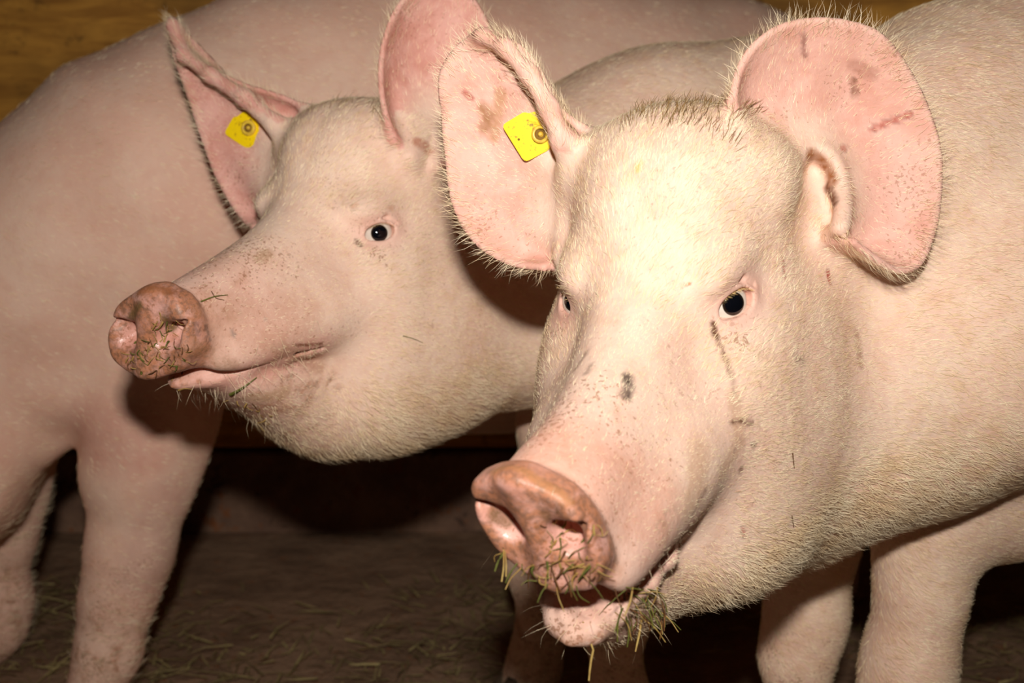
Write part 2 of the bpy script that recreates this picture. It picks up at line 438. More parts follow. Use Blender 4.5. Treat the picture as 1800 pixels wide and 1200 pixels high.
class Ear:
    def __init__(s, rim, root, bowl=.02, ridge=None, th=(.0075, .0032), nu=56, nv=18, power=1.0):
        rim = resample([P(*r) for r in rim], nu); root = resample([P(*r) for r in root], nu)
        v = np.linspace(0, 1, nv)[:, None, None]
        G = root[None] * (1 - v ** power) + rim[None] * v ** power
        ctr = root.mean(0); out = rim.mean(0) - ctr
        nrm = np.zeros(3)
        for i in range(nu - 1): nrm += np.cross(rim[i] - ctr, rim[i + 1] - ctr)
        nrm /= np.linalg.norm(nrm)
        if nrm @ (CAM - ctr) < 0: nrm = -nrm
        s.n = nrm; G = G - nrm * (bowl * np.sin(np.pi * v) ** .9)
        wob = .0025 * np.sin(np.linspace(0, 19, nu))[None, :, None] * v ** 3
        G = G + nrm * wob
        uu = np.linspace(0, 1, nu)[None, :, None]; G = G + nrm * (.0028 * np.sin(uu * 17 + 1 + 2 * v) * np.sin(np.pi * v))
        s.G = G; V = G.reshape(-1, 3)
        Fc = [(a * nu + b, a * nu + b + 1, (a + 1) * nu + b + 1, (a + 1) * nu + b) for a in range(nv - 1) for b in range(nu - 1)]
        s.fv = np.repeat(np.linspace(0, 1, nv - 1), nu - 1)
        s.bvh = BVHTree.FromPolygons([tuple(x) for x in V], Fc)
        s.th = th; s.ridge = None if ridge is None else [(P(*r[:3]), r[3] if len(r) > 3 else .0065) for r in ridge]
        s.lo = V.min(0) - .035; s.hi = V.max(0) + .035
    def sdf(s, p, want_v=False):
        d = np.full(len(p), .2, np.float32); vv = np.full(len(p), -1, np.float32)
        m = ((p > s.lo) & (p < s.hi)).all(-1)
        idx = np.nonzero(m)[0]; fn = s.bvh.find_nearest
        dd = np.empty(len(idx), np.float32); vi = np.empty(len(idx), np.float32)
        for k, q in enumerate(p[idx].tolist()):
            r = fn(q); dd[k] = r[3]; vi[k] = s.fv[r[2]]
        d[idx] = dd - (s.th[0] + (s.th[1] - s.th[0]) * vi ** .6); vv[idx] = vi
        if s.ridge is not None:
            d = smin(d, chain(p, [(a.astype(np.float32), r) for a, r in s.ridge], .008), .016)
        # far away: a safe lower bound to the bounding box
        out = ~m
        if out.any():
            q = np.maximum(np.maximum(s.lo - p[out], p[out] - s.hi), 0); d[out] = np.sqrt((q * q).sum(-1)) + .03
        return (d, vv) if want_v else d


# ------------------------------------------------------------------ bodies
class Body:                                  # frame: x forward, y left, z up from the floor under the shoulder
    def __init__(s, pos, fwd, table, legs, necks, scale=1.0, folds=()):
        f = np.array([fwd[0], fwd[1], 0.]); f /= np.linalg.norm(f); s.R = np.stack([f, np.array([-f[1], f[0], 0]), np.array([0, 0, 1.])], 1)
        s.t = np.array([pos[0], pos[1], 0.]); s.table = table; s.legs = [([((x, y, z_ + FLOOR * float(sstep(np.float64(z_), .34, .08))), r_) for (x, y, z_), r_ in pts], k) for pts, k in legs]; s.necks = necks; s.folds = folds
    def sdf(s, p):
        q = ((p - s.t) @ s.R).astype(np.float32)
        d = loft(q, s.table, 2.3, .10)
        low = q[:, 2] < .66; ql = q[low]; dl = d[low]
        for pts, k in s.legs: dl = smin(dl, chain(ql, pts, .03), k)
        d[low] = dl
        for pts, k in s.necks: d = smin(d, chain(p, pts, .06), k)
        return d
    def world(s, c): return s.t + s.R @ np.array(c, float)


def leg_front(x, y, lean=0.0, s=1.0):
    return [((x - .02, y * .8, .50), .07 * s), ((x - .01, y, .38), .055 * s), ((x + .005 + lean * .5, y, .23), .041 * s), ((x + .012 + lean * .6, y, .19), .038 * s), ((x + .005 + lean * .8, y, .10), .030 * s), ((x + lean + .01, y, .055), .033 * s), ((x + lean + .025, y, .035), .03 * s)]
def leg_hind(x, y, s=1.0):
    return [((x + .05, y * .8, .52), .12 * s), ((x + .06, y, .38), .09 * s), ((x - .05, y, .25), .048 * s), ((x - .055, y, .20), .04 * s), ((x - .03, y, .10), .031 * s), ((x - .02, y, .055), .034 * s), ((x, y, .035), .03 * s)]


def hair_mesh(name, Pn, N, Dr, length, width, lift, bend, seed=1):
    r = np.random.default_rng(seed); n = len(Pn)
    T = Dr - (Dr * N).sum(-1, keepdims=True) * N; T /= np.linalg.norm(T, axis=-1, keepdims=True) + 1e-9
    B = np.cross(N, T); a = r.normal(0, .28, n)[:, None]; T = T * np.cos(a) + B * np.sin(a); B = np.cross(N, T)
    l = (length * r.uniform(.6, 1.25, n))[:, None]; lf = (lift * r.uniform(.5, 1.5, n))[:, None]; bd = bend if np.isscalar(bend) else bend
    d0 = T * np.cos(lf) + N * np.sin(lf); lf2 = lf * bd; d1 = T * np.cos(lf2) + N * np.sin(lf2) + B * r.normal(0, .18, n)[:, None]
    W = (np.broadcast_to(width, (n,)) * .5)[:, None] * (B + N * r.normal(0, .4, n)[:, None])
    b = Pn - N * .0006; m = b + d0 * l * .5; t = m + d1 * l * .5
    V = np.stack([b - W, b + W, m - W * .8, m + W * .8, t], 1).reshape(-1, 3)
    i = np.arange(n) * 5
    return np_mesh(name, V, np.stack([i, i + 1, i + 3, i + 2], -1), np.stack([i + 2, i + 3, i + 4], -1), True)


def axis_grid(lo, hi, fine_lo, fine_hi, h, hc):
    a = [fine_lo]; st = h
    while a[-1] > lo: st = min(st * 1.12, hc); a.append(a[-1] - st)
    b = list(np.arange(fine_lo, fine_hi, h)); st = h
    while b[-1] < hi: st = min(st * 1.12, hc); b.append(b[-1] + st)
    return np.array(a[::-1][:-1] + b)


def build_pig(label, head, ears, body, box, fine, h, hc, mat, detail=True, ear_k=.022, neck_k=.05, marks=(), earpink=.6):
    base = body.t.copy(); base[2] = FLOOR
    root = empty('pig', base); tag(root, label, 'pig', 'pigs in the pen')
    hcen = (head.t + head.s * head.R @ np.array([-.2, 0, 0.])).astype(np.float32)
    def f(p):
        p = np.asarray(p, np.float32)
        d = body.sdf(p) + .0011 * (np.sin(47 * p[:, 0] + 9 * p[:, 1]) + np.sin(53 * p[:, 1] - 31 * p[:, 2] + 1) + np.sin(58 * p[:, 2] + 25 * p[:, 0] + 2))
        rd = np.sqrt(((p - hcen) ** 2).sum(-1)); m = rd < .34 * head.s
        if m.any():
            L = head.local(p[m]); e = smin(head_sdf(L, head.jaw) * head.s, d[m], neck_k)
            near = np.linalg.norm(np.abs(L * [0, 1, 0]) + L * [1, 0, 1] - EYE_C, axis=1) < .045
            if near.any(): e[near] = eye_sdf(e[near] / head.s, L[near]) * head.s
            d[m] = e
        d[~m] = np.minimum(d[~m], np.maximum(rd[~m] - .26 * head.s, .05))
        for e in ears: d = smin(d, e.sdf(p), ear_k)
        return d
    ax = [axis_grid(box[i][0], box[i][1], fine[i][0], fine[i][1], h, hc) for i in range(3)]
    V, Q = surface_net(*ax, f)
    V = newton(f, V, 1, h)
    if detail:                               # split the faces round eyes, mouth and snout and settle them on the surface
        for level in range(2):
            me = np_mesh('t', V, Q) if level == 0 else None
            if level == 0: bm = bmesh.new(); bm.from_mesh(me); bpy.data.meshes.remove(me)
            co = np.array([v.co[:] for v in bm.verts]); L = head.local(co)
            La = np.abs(L * [0, 1, 0]) + L * [1, 0, 1]
            m = np.linalg.norm(La - EYE_C, axis=1) < (.032, .026)[level]
            if level == 0:
                m |= (L[:, 0] > -.035) & (np.linalg.norm(L[:, 1:], axis=1) < .06)
                m |= (np.abs(L[:, 2] + .06) < .022) & (L[:, 0] > -.15) & (L[:, 0] < .02)
            bm.verts.ensure_lookup_table()
            fs = [fc for fc in bm.faces if all(m[v.index] for v in fc.verts)]
            es = list({e for fc in fs for e in fc.edges})
            n0 = len(bm.verts)
            bmesh.ops.subdivide_edges(bm, edges=es, cuts=1, use_grid_fill=True)
            bm.verts.ensure_lookup_table(); bm.verts.index_update()
            co = np.array([v.co[:] for v in bm.verts], np.float32); L = head.local(co); La = np.abs(L * [0, 1, 0]) + L * [1, 0, 1]
            mv = np.zeros(len(co), bool); mv[n0:] = True
            mv |= np.linalg.norm(La - EYE_C, axis=1) < .036
            iv = np.nonzero(mv)[0]; nw = newton(f, co[iv], 3, .002)
            for k, i in enumerate(iv): bm.verts[i].co = nw[k]
        me = bpy.data.meshes.new('body'); 
        for fc in bm.faces: fc.smooth = True
        bm.to_mesh(me); bm.free()
        V = np.empty(len(me.vertices) * 3, np.float32); me.vertices.foreach_get('co', V); V = V.reshape(-1, 3)
    else: me = np_mesh('body', V, Q)
    # what the skin itself looks like, per place on the animal
    L = head.local(V); La = np.abs(L * [0, 1, 0]) + L * [1, 0, 1]
    on_head = sstep(L[:, 0], -.40, -.30)
    earv = np.full(len(V), -1., np.float32); earn = np.zeros(len(V), np.float32)
    for e in ears:
        dd, vv = e.sdf(V, True); m = (dd < .004) & (vv >= 0); earv[m] = vv[m]
    Nv = np.empty(len(V) * 3, np.float32); me.vertices.foreach_get('normal', Nv); Nv = Nv.reshape(-1, 3)
    pink = np.zeros(len(V), np.float32); dirt = np.zeros_like(pink); mud = np.zeros_like(pink)
    snout = sstep(L[:, 0], -.030, -.016) * (np.abs(L[:, 2]) < .06)
    inn = np.zeros(len(V), np.float32)
    for e in ears: inn = np.maximum(inn, np.where(earv >= 0, sstep(Nv @ e.n.astype(np.float32), -.2, .5), 0) * ((V > e.lo) & (V < e.hi)).all(-1))
    pink = np.maximum(pink, earpink * inn * sstep(earv, .05, .5)); pink = np.maximum(pink, .35 * (earv > .25))
    ed = np.linalg.norm((La - EYE_C) / [1.25, 1, 1], axis=1); pink = np.maximum(pink, .42 * sstep(ed, .035, .016))
    pink = np.maximum(pink, snout * .8)
    lips = sstep(np.abs(L[:, 2] + .062), .03, .008) * sstep(L[:, 0], -.15, -.12); pink = np.maximum(pink, .6 * lips)
    pink = np.maximum(pink, .3 * sstep(L[:, 0], -.13, -.06))
    dirt = np.maximum(dirt, .55 * sstep(L[:, 0], -.17, -.07)); dirt = np.maximum(dirt, .2 * (earv > .1)); dirt = np.maximum(dirt, .16 * on_head)
    tear = sstep(np.abs(La[:, 1] - .066 + .0 * L[:, 0]), .03, 0) * sstep(np.abs(L[:, 0] + .205 - .35 * (L[:, 2] - .03)), .010, .002) * sstep(L[:, 2], .038, .03) * sstep(L[:, 2], -.06, -.02)
    dirt = np.maximum(dirt, .95 * tear); dirt = dirt * (1 - .7 * sstep(np.abs(L[:, 2] + .066), .02, .008) * sstep(L[:, 0], -.12, -.08) * on_head)
    mud = snout * .9
    qa = La.astype(np.float32); nd = rcone(qa, (.014, .0230, -.002), (-.020, .0185, .003), .0140, .0095)
    nost = sstep(nd, .003, -.001) * on_head; pink = np.maximum(pink, .75 * nost); mud = mud * (1 - .92 * nost)
    lipw = sstep(np.abs(L[:, 2] + .067), .014, .006) * sstep(L[:, 0], -.12, -.09) * on_head
    wetv = np.maximum(nost, .8 * lipw)
    chinm = sstep(L[:, 2], -.07, -.10) * sstep(L[:, 0], -.2, -.1) * (L[:, 0] < .02); mud = np.maximum(mud, .5 * chinm * on_head)
    legs = sstep(V[:, 2], .28, .08); dirt = np.maximum(dirt, .6 * legs); mud = np.maximum(mud, .35 * sstep(V[:, 2], .2, .05))
    at = me.color_attributes.new('tint', 'FLOAT_COLOR', 'POINT')
    at.data.foreach_set('color', np.stack([pink, dirt, mud, wetv], -1).astype(np.float32).ravel())
    mk = np.zeros((len(V), 4), np.float32)
    bvh = None
    if marks:
        tri = BVHTree.FromPolygons(V.tolist(), [tuple(p.vertices) for p in me.polygons]); bvh = tri
        for pts, rad, col, al in marks:
            W3 = []
            for px, py in pts:
                hit = tri.ray_cast(Vector(CAM), Vector(P(px, py, 1.0) - CAM))
                if hit[0] is not None: W3.append(np.array(hit[0]))
            if not W3: continue
            W3 = np.array(W3); dm = np.full(len(V), 9.)
            if len(W3) == 1: dm = np.linalg.norm(V - W3[0], axis=1)
            for a, b in zip(W3[:-1], W3[1:]):
                ba = b - a; hh = np.clip((V - a) @ ba / (ba @ ba + 1e-12), 0, 1); dm = np.minimum(dm, np.linalg.norm(V - a - hh[:, None] * ba, axis=1))
            al_ = al * sstep(dm, rad, rad * .35) * (.75 + .5 * rng.random(len(V))); m = al_ > mk[:, 3]
            mk[m, :3] = col[:3]; mk[m, 3] = np.minimum(al_[m], 1)
    ma = me.color_attributes.new('mark', 'FLOAT_COLOR', 'POINT'); ma.data.foreach_set('color', mk.ravel())
    bo = link('body', me, mat, root)
    # eyes
    for sd in (1, -1):
        wc = head.world(EYE_C * [1, sd, 1])
        bm = bmesh.new(); bmesh.ops.create_uvsphere(bm, u_segments=32, v_segments=20, radius=EYE_R * head.s * 1.0)
        for fc in bm.faces: fc.smooth = True
        em = bpy.data.meshes.new('eye'); bm.to_mesh(em); bm.free()
        eo = link('eye', em, M['eye'], root)
        out = head.vec(EYE_F[:, 2] * [1, sd, 1]); tc = CAM - wc; tc /= np.linalg.norm(tc)
        g = out * 1.1 + tc * .4 if sd == 1 else out * .6 + tc * .7
        eo.location = wc - 0 * out; eo.rotation_euler = Vector(g).to_track_quat('Z', 'Y').to_euler()
        # lashes on the upper lid
        Fm = EYE_F * np.array([[1], [sd], [1]])
        n = 70; u = np.linspace(-.0145, .012, n); rr = np.random.default_rng(3 + sd)
        lp = []; ld = []
        for x in u:
            ce = .0015 - .06 * x; y = ce + .0078 * math.sqrt(max(0, 1 - (x / .0152) ** 2)) + .0002
            zz = math.sqrt(max((EYE_R + .0010) ** 2 - (x * .74) ** 2 - y * y, 1e-6))
            lp.append(head.world((EYE_C + EYE_F @ np.array([x, y, zz])) * [1, sd, 1])); ld.append(head.vec(Fm @ np.array([x * 14 * .01 - .25, -.35, 1.0])))
        lp = np.array(lp); ld = np.array(ld); nn = np.tile(head.vec(Fm[:, 1]), (n, 1))
        hm = hair_mesh('eyelashes', lp, nn, ld, .0052 * head.s, .00036, -.08, 4.5, 5)
        tag(link('eyelashes', hm, M['lash'], root), 'pale blond upper eyelashes', kind='stuff')
    return dict(root=root, body=bo, V=V, N=Nv, me=me, head=head, earv=earv, L=L, f=f, bvh=bvh, ears=ears, inn=inn)


def bristles(pig, density, seed, clip=None, lw=(.0120, .00036), front=True):
    me = pig['me']; nP = len(me.polygons); r = np.random.default_rng(seed)
    me.calc_loop_triangles(); nt = len(me.loop_triangles)
    tv = np.empty(nt * 3, np.int32); me.loop_triangles.foreach_get('vertices', tv); tv = tv.reshape(-1, 3)
    V, N = pig['V'], pig['N']
    A = np.linalg.norm(np.cross(V[tv[:, 1]] - V[tv[:, 0]], V[tv[:, 2]] - V[tv[:, 0]]), axis=1) / 2
    c = V[tv].mean(1); L = pig['L'][tv[:, 0]]; ev = pig['earv'][tv[:, 0]]; inn = pig['inn'][tv[:, 0]]
    wgt = A.copy()
    wgt *= 1 - .97 * sstep(L[:, 0], -.05, -.025)                          # bare snout
    La = np.abs(L * [0, 1, 0]) + L * [1, 0, 1]
    ed = np.linalg.norm((La - EYE_C) / [1.2, 1, 1], axis=1); wgt *= .04 + .96 * sstep(ed, .02, .04)
    wgt *= 1 - .6 * sstep(L[:, 0], -.16, -.06)
    wgt *= np.where(inn > .4, .35, 1)
    fc = (N[tv[:, 0]] * (CAM - c)).sum(-1) / np.linalg.norm(CAM - c, axis=1)
    wgt *= np.where(c[:, 0] > .8, .2, 1)
    wgt *= np.where(fc < -.35, .15, 1)                                    # thin out on the far flank
    if clip is not None: wgt *= clip(c)
    n = int(wgt.sum() * density); cs = np.cumsum(wgt); k = np.searchsorted(cs, r.uniform(0, cs[-1], n)); k = np.minimum(k, nt - 1)
    b = r.dirichlet((1, 1, 1), n)
    pt = (V[tv[k]] * b[:, :, None]).sum(1); nm = (N[tv[k]] * b[:, :, None]).sum(1); nm /= np.linalg.norm(nm, axis=1, keepdims=True) + 1e-9
    hd = pig['head']; Lk = hd.local(pt); Lk_y = Lk[:, 1]
    hw = sstep(Lk[:, 0], -.42, -.30)[:, None]
    hdir = np.stack([-np.ones(n), Lk_y * 4, .25 - .9 * sstep(Lk[:, 2], .06, -.08)], -1) @ hd.R.T
    bd = pig['body_frame']; bdir = np.tile(bd.R @ np.array([-1, 0, -.35]), (n, 1))
    dr = hdir * hw + bdir * (1 - hw)
    evk = ev[k]; rimm = evk > .9
    for e in pig['ears']:
        m = (evk >= 0) & ((pt > e.lo) & (pt < e.hi)).all(-1)
        o = pt - e.G[0].mean(0); dr[m] = o[m] / (np.linalg.norm(o[m], axis=1, keepdims=True) + 1e-9)
    ln = np.full(n, lw[0]); ln = np.where(evk >= 0, lw[0] * .8, ln); ln = np.where(rimm, lw[0] * 1.5, ln)
    ln = ln * np.where(L[k][:, 0] > -.17, .6, 1)
    under = sstep(Lk[:, 2], -.09, -.13) * hw[:, 0]; ln = ln * (1 + .7 * under)
    lift = np.where(rimm, .45, .19) + .2 * under
    hm = hair_mesh('bristles', pt, nm, dr, ln, np.where(rimm, lw[1] * .75, lw[1]), lift, .35, seed)
    o = link('bristles', hm, M['bristle'], pig['root']); tag(o, 'fine cream bristles over the hide', kind='stuff')
    return o


# ------------------------------------------------------------------ pig in front
OBS2 = dict(disc=(945, 932), dtop=(905, 828), dbot=(985, 1032), dl=(1064, 962), dr=(840, 897), nl=(988, 945), nr=(882, 928), el=(1298, 535), er=(990, 530), mc=(1192, 928), ll=(992, 1085), poll=(1170, 208))
OBS2.update({(-.09, 0, .05): (1024, 690), (-.13, -.05, 0): (974, 740), (-.13, .05, 0): (1190, 780), (-.13, 0, .06): (1062, 612)})
H2 = Head([[-0.416, 0.8974, -0.147], [-0.8515, -0.4411, -0.2836], [-0.3194, 0.0072, 0.9476]], (.0139, .7763, .5025), 1.0988, OBS2, jaw=.085)
E2L = Ear(rim=[(1305, 335, .985), (1286, 240, .98), (1288, 170, .98), (1312, 100, .985), (1360, 55, .99), (1420, 38, 1.0), (1480, 42, 1.005), (1540, 62, 1.01), (1590, 115, 1.02), (1628, 185, 1.03), (1648, 265, 1.035), (1646, 340, 1.03), (1634, 420, 1.02), (1615, 465, 1.015), (1588, 476, 1.01), (1545, 458, 1.0), (1500, 425, .995)],
          root=[(1350, 345, .99), (1365, 300, 1.01), (1395, 270, 1.025), (1435, 262, 1.03), (1465, 285, 1.03), (1478, 330, 1.025), (1482, 370, 1.01), (1478, 400, 1.0)], bowl=.022)
E2R = Ear(rim=[(1018, 222, 1.05), (980, 190, 1.045), (940, 115, 1.045), (895, 72, 1.045), (850, 60, 1.045), (808, 85, 1.06), (780, 130, 1.07), (780, 200, 1.08), (788, 290, 1.085), (806, 370, 1.08), (842, 428, 1.07), (900, 462, 1.06), (955, 470, 1.05)],
          root=[(1050, 262, 1.06), (1015, 300, 1.06), (1000, 360, 1.055), (992, 420, 1.05), (988, 450, 1.045)], bowl=.014,
          ridge=[(848, 64, 1.04, .005), (890, 85, 1.028, .0065), (930, 130, 1.022, .007), (965, 190, 1.022, .0075), (990, 250, 1.028, .009), (1012, 305, 1.045, .012), (1040, 345, 1.06, .016)])
W = H2.world
B2 = Body((.42, 1.295), (-.985, -.17), [(.11, .74, .52, .08), (.06, .82, .385, .115), (0, .88, .325, .145), (-.15, .915, .315, .155), (-.35, .91, .34, .165), (-.55, .90, .33, .162), (-.75, .88, .36, .155), (-.9, .80, .42, .16), (-1.0, .70, .5, .1)],
          [(leg_front(.005, .05, 0, 1.05), .03), (leg_front(.05, -.10, .02), .03), (leg_hind(-.80, .12), .06), (leg_hind(-.80, -.12), .06)],
          [([(W((-.36, 0, .03)), .095), (np.array([.44, 1.27, .72]), .165)], .05), ([(W((-.34, .01, -.145)), .120), (np.array([.53, 1.22, .62]), .180)], .03)])
BR, DK, RD = srgb(96, 56, 30), srgb(70, 56, 46), srgb(168, 70, 56)
MK2 = [([(1290, 700), (1300, 780), (1270, 830)], .010, srgb(186, 142, 104), .45), ([(1505, 585), (1512, 640)], .005, srgb(150, 100, 66), .5), ([(1030, 620), (1010, 650)], .004, BR, .5), ([(1398, 628), (1412, 634)], .003, BR, .6), ([(1185, 890), (1160, 925)], .008, srgb(170, 120, 90), .4), ([(960, 800), (1080, 840), (1140, 880)], .05, srgb(222, 156, 130), .42), ([(1120, 850), (1180, 880)], .03, srgb(200, 140, 110), .35), ([(1230, 800), (1215, 890)], .018, srgb(176, 132, 88), .4), ([(1103, 662), (1106, 680), (1100, 695)], .0065, DK, .8), ([(1254, 570), (1258, 590)], .004, BR, .95), ([(1258, 590), (1272, 622), (1284, 655)], .003, BR, .7), ([(1284, 655), (1292, 690)], .003, BR, .4),
       ([(1286, 741), (1322, 742)], .003, BR, .8), ([(1325, 782)], .004, BR, .9), ([(1302, 825)], .004, BR, .8), ([(1300, 770), (1290, 800)], .004, BR, .4), ([(1240, 860), (1215, 905)], .005, BR, .45),
       ([(1455, 478), (1458, 495)], .004, RD, .9), ([(1376, 450), (1380, 490)], .002, RD, .6), ([(1305, 930), (1308, 940)], .003, RD, .6),
       ([(1480, 262), (1540, 224), (1602, 200)], .004, srgb(176, 92, 74), .8), ([(1425, 272), (1450, 290), (1462, 320)], .008, srgb(150, 92, 52), .9), ([(1455, 330), (1466, 358)], .007, srgb(110, 66, 38), .9), ([(1412, 62), (1414, 100)], .003, srgb(140, 92, 80), .7),
       ([(1500, 115), (1535, 130)], .008, srgb(170, 116, 96), .5), ([(1500, 140), (1502, 165)], .004, srgb(130, 84, 60), .7), ([(850, 190), (862, 205), (850, 225)], .008, srgb(160, 110, 66), .7), ([(815, 162), (830, 172)], .003, RD, .8), ([(880, 165), (868, 240)], .008, srgb(180, 130, 84), .6),
       ([(1120, 300), (1125, 285)], .004, srgb(230, 180, 70), .6), ([(1196, 500), (1212, 498)], .002, srgb(190, 130, 70), .8), ([(1040, 640), (1030, 655)], .003, DK, .5), ([(870, 826), (930, 832), (1000, 880)], .006, srgb(190, 132, 88), .6),
       ([(870, 905), (890, 915)], .008, srgb(110, 84, 48), .7), ([(960, 905), (985, 918)], .006, srgb(120, 84, 54), .7)]
PIG2 = build_pig('pig with broad rounded upright ear and hay hanging from its open mouth', H2, [E2L, E2R], B2, ((-.12, 1.5), (.66, 1.75), (-.06, 1.0)), ((-.1, .45), (.7, 1.3), (.28, .95)), .0034, .013, M['skin'], marks=MK2, neck_k=.03)
PIG2['body_frame'] = B2
bristles(PIG2, 230000, 21)

# ------------------------------------------------------------------ pig in the middle
OBS1 = dict(disc=(266, 587), dtop=(272, 503), dbot=(258, 668), dl=(342, 592), dr=(196, 588), nl=(292, 592), nr=(217, 590), el=(672, 410), mc=(560, 607), ll=(328, 690), poll=(600, 186))
H1 = Head([[-0.5057, 0.8588, -0.0821], [-0.8464, -0.5123, -0.1452], [-0.1668, -0.0039, 0.986]], (-.3302, 1.1308, .5812), 1.0623, OBS1, jaw=-.03)
E1R = Ear(rim=[(535, 188, 1.40), (500, 172, 1.41), (430, 150, 1.42), (365, 118, 1.43), (318, 78, 1.44), (302, 34, 1.45), (306, 90, 1.45), (332, 170, 1.45), (362, 250, 1.44), (392, 330, 1.43), (425, 383, 1.42), (448, 400, 1.40)],
          root=[(575, 225, 1.40), (535, 250, 1.41), (500, 290, 1.40), (480, 340, 1.39), (468, 388, 1.385)], bowl=.012,
          ridge=[(303, 45, 1.44, .005), (322, 97, 1.425, .007), (370, 132, 1.41, .008), (430, 172, 1.395, .009), (482, 218, 1.385, .010), (515, 262, 1.39, .013), (540, 300, 1.40, .018)])
E1L = Ear(rim=[(738, 296, 1.345), (716, 278, 1.325), (692, 245, 1.303), (678, 200, 1.295), (670, 120, 1.295), (682, 50, 1.30), (714, -5, 1.31), (765, -30, 1.32), (815, -18, 1.33), (845, 20, 1.335), (860, 58, 1.34), (858, 120, 1.345), (845, 190, 1.34), (815, 250, 1.33), (785, 285, 1.32)],
          root=[(720, 275, 1.31), (735, 245, 1.33), (752, 232, 1.34), (770, 240, 1.34), (778, 262, 1.335), (780, 285, 1.325)], bowl=.02)
W = H1.world
B1 = Body((.12, 1.605), (-.98, -.20), [(.14, .74, .54, .08), (.08, .80, .47, .12), (0, .86, .42, .15), (-.15, .885, .39, .155), (-.35, .89, .35, .16), (-.55, .88, .35, .165), (-.75, .86, .37, .16), (-.9, .80, .42, .15), (-1.0, .70, .5, .1)],
          [(leg_front(0, .105), .05), (leg_front(.04, -.105, .02), .05), (leg_hind(-.80, .11), .06), (leg_hind(-.80, -.11), .06)],
          [([(W((-.36, 0, .03)), .10), (np.array([.10, 1.60, .68]), .15)], .05), ([(W((-.34, 0, -.11)), .105), (np.array([.08, 1.58, .57]), .14)], .05)])
MK1 = [([(345, 610), (400, 645)], .016, srgb(160, 116, 86), .5), ([(490, 610), (560, 640)], .014, srgb(170, 124, 94), .5), ([(440, 740), (500, 770)], .016, srgb(150, 116, 78), .55), ([(350, 545), (420, 555)], .012, srgb(170, 118, 84), .45), ([(520, 606), (545, 606), (566, 604)], .003, srgb(130, 78, 52), .8), ([(628, 424), (633, 430)], .004, BR, .8), ([(362, 575), (368, 600)], .006, DK, .5), ([(345, 570), (352, 590)], .006, DK, .4), ([(470, 560), (484, 570)], .005, DK, .4), ([(410, 585), (415, 592)], .004, DK, .5),
       ([(455, 455), (470, 445)], .009, srgb(170, 130, 90), .5), ([(400, 560), (470, 575), (520, 560)], .042, srgb(186, 132, 106), .42), ([(360, 530), (370, 620)], .03, srgb(180, 128, 104), .45), ([(400, 700), (470, 720)], .03, srgb(186, 140, 116), .4), ([(620, 362), (690, 366)], .004, srgb(200, 150, 116), .6), ([(230, 560), (245, 535)], .006, srgb(110, 88, 50), .7), ([(290, 560), (305, 575)], .006, srgb(100, 84, 44), .7),
       ([(250, 510), (300, 512)], .008, srgb(150, 92, 56), .7), ([(440, 700), (500, 690)], .012, srgb(186, 150, 112), .5), ([(380, 720), (460, 760), (540, 800)], .012, srgb(160, 126, 88), .6), ([(360, 690)], .004, RD, .7), ([(735, 250), (752, 262)], .01, srgb(180, 110, 80), .7)]
PIG1 = build_pig('pig with pointed tagged ear and snout held up in profile', H1, [E1R, E1L], B1, ((-.45, 1.25), (1.04, 1.9), (-.06, 1.0)), ((-.42, .15), (1.08, 1.65), (.36, .95)), .0040, .014, M['skin'], marks=MK1, earpink=.85)
PIG1['body_frame'] = B1
bristles(PIG1, 160000, 22)

# ------------------------------------------------------------------ pig standing behind, head lowered to the floor
fA = np.array([-.72, -.18, -.67]); fA /= np.linalg.norm(fA); uA = np.array([-.6, 0, .8]); uA -= uA @ fA * fA; uA /= np.linalg.norm(uA)
HA = Head(np.stack([fA, np.cross(uA, fA), uA], 1), (-1.13, 1.62, .16), 1.15, {})
W = HA.world
def plain_ear(hd, sd):
    b = np.array([-.30, .085 * sd, .10]); rim = [(-.30, .10, .17), (-.28, .15, .20), (-.27, .20, .17), (-.27, .215, .12), (-.29, .19, .07), (-.30, .13, .06)]
    root = [(-.31, .07, .13), (-.31, .085, .13), (-.315, .10, .11), (-.31, .09, .09), (-.30, .085, .07)]
    def px(c):
        p = hd.world(np.array(c) * [1, sd, 1]); d = (p - CAM) @ FWD; return (900 + F * (p - CAM) @ RIGHT / d, 600 - F * (p - CAM) @ UP / d, d)
    return Ear([px(c) for c in rim], [px(c) for c in root], bowl=.01, th=(.011, .006), nu=30, nv=10)
BA = Body((-.47, 1.825), (-.945, -.325), [(.20, .74, .50, .10), (.12, .82, .42, .16), (0, .93, .38, .19), (-.15, .985, .34, .205), (-.45, 1.01, .30, .215), (-.75, 1.0, .31, .21), (-.95, .97, .36, .19), (-1.1, .88, .45, .15), (-1.18, .76, .55, .1)],
          [([((.05, .09, .50), .10), ((.07, .125, .40), .090), ((.085, .13, .32), .077), ((.105, .13, .22), .056), ((.127, .13, .16), .047), ((.142, .13, .09), .039), ((.158, .13, .045), .041)], .03), (leg_front(.24, -.12, .05, 1.15), .06), (leg_hind(-1.0, .13, 1.15), .06), (leg_hind(-.95, -.13, 1.15), .06)],
          [([(W((-.33, 0, .02)), .14), (np.array([-.51, 1.79, .68]), .21)], .08), ([(W((-.30, 0, -.07)), .12), (np.array([-.51, 1.79, .62]), .15)], .05)])
PIGA = build_pig('large pig standing side on behind the others, head lowered', HA, [plain_ear(HA, 1), plain_ear(HA, -1)], BA, ((-1.32, .95), (1.3, 2.45), (-.06, 1.12)), ((-1.28, .9), (1.35, 2.4), (-.05, 1.1)), .008, .010, M['skin_far'], detail=False, marks=[([(165, 765), (240, 780)], .07, srgb(214, 146, 128), .45), ([(290, 880), (250, 1010)], .05, srgb(190, 140, 128), .3)])
PIGA['body_frame'] = BA
bristles(PIGA, 15000, 23, lw=(.014, .0006))


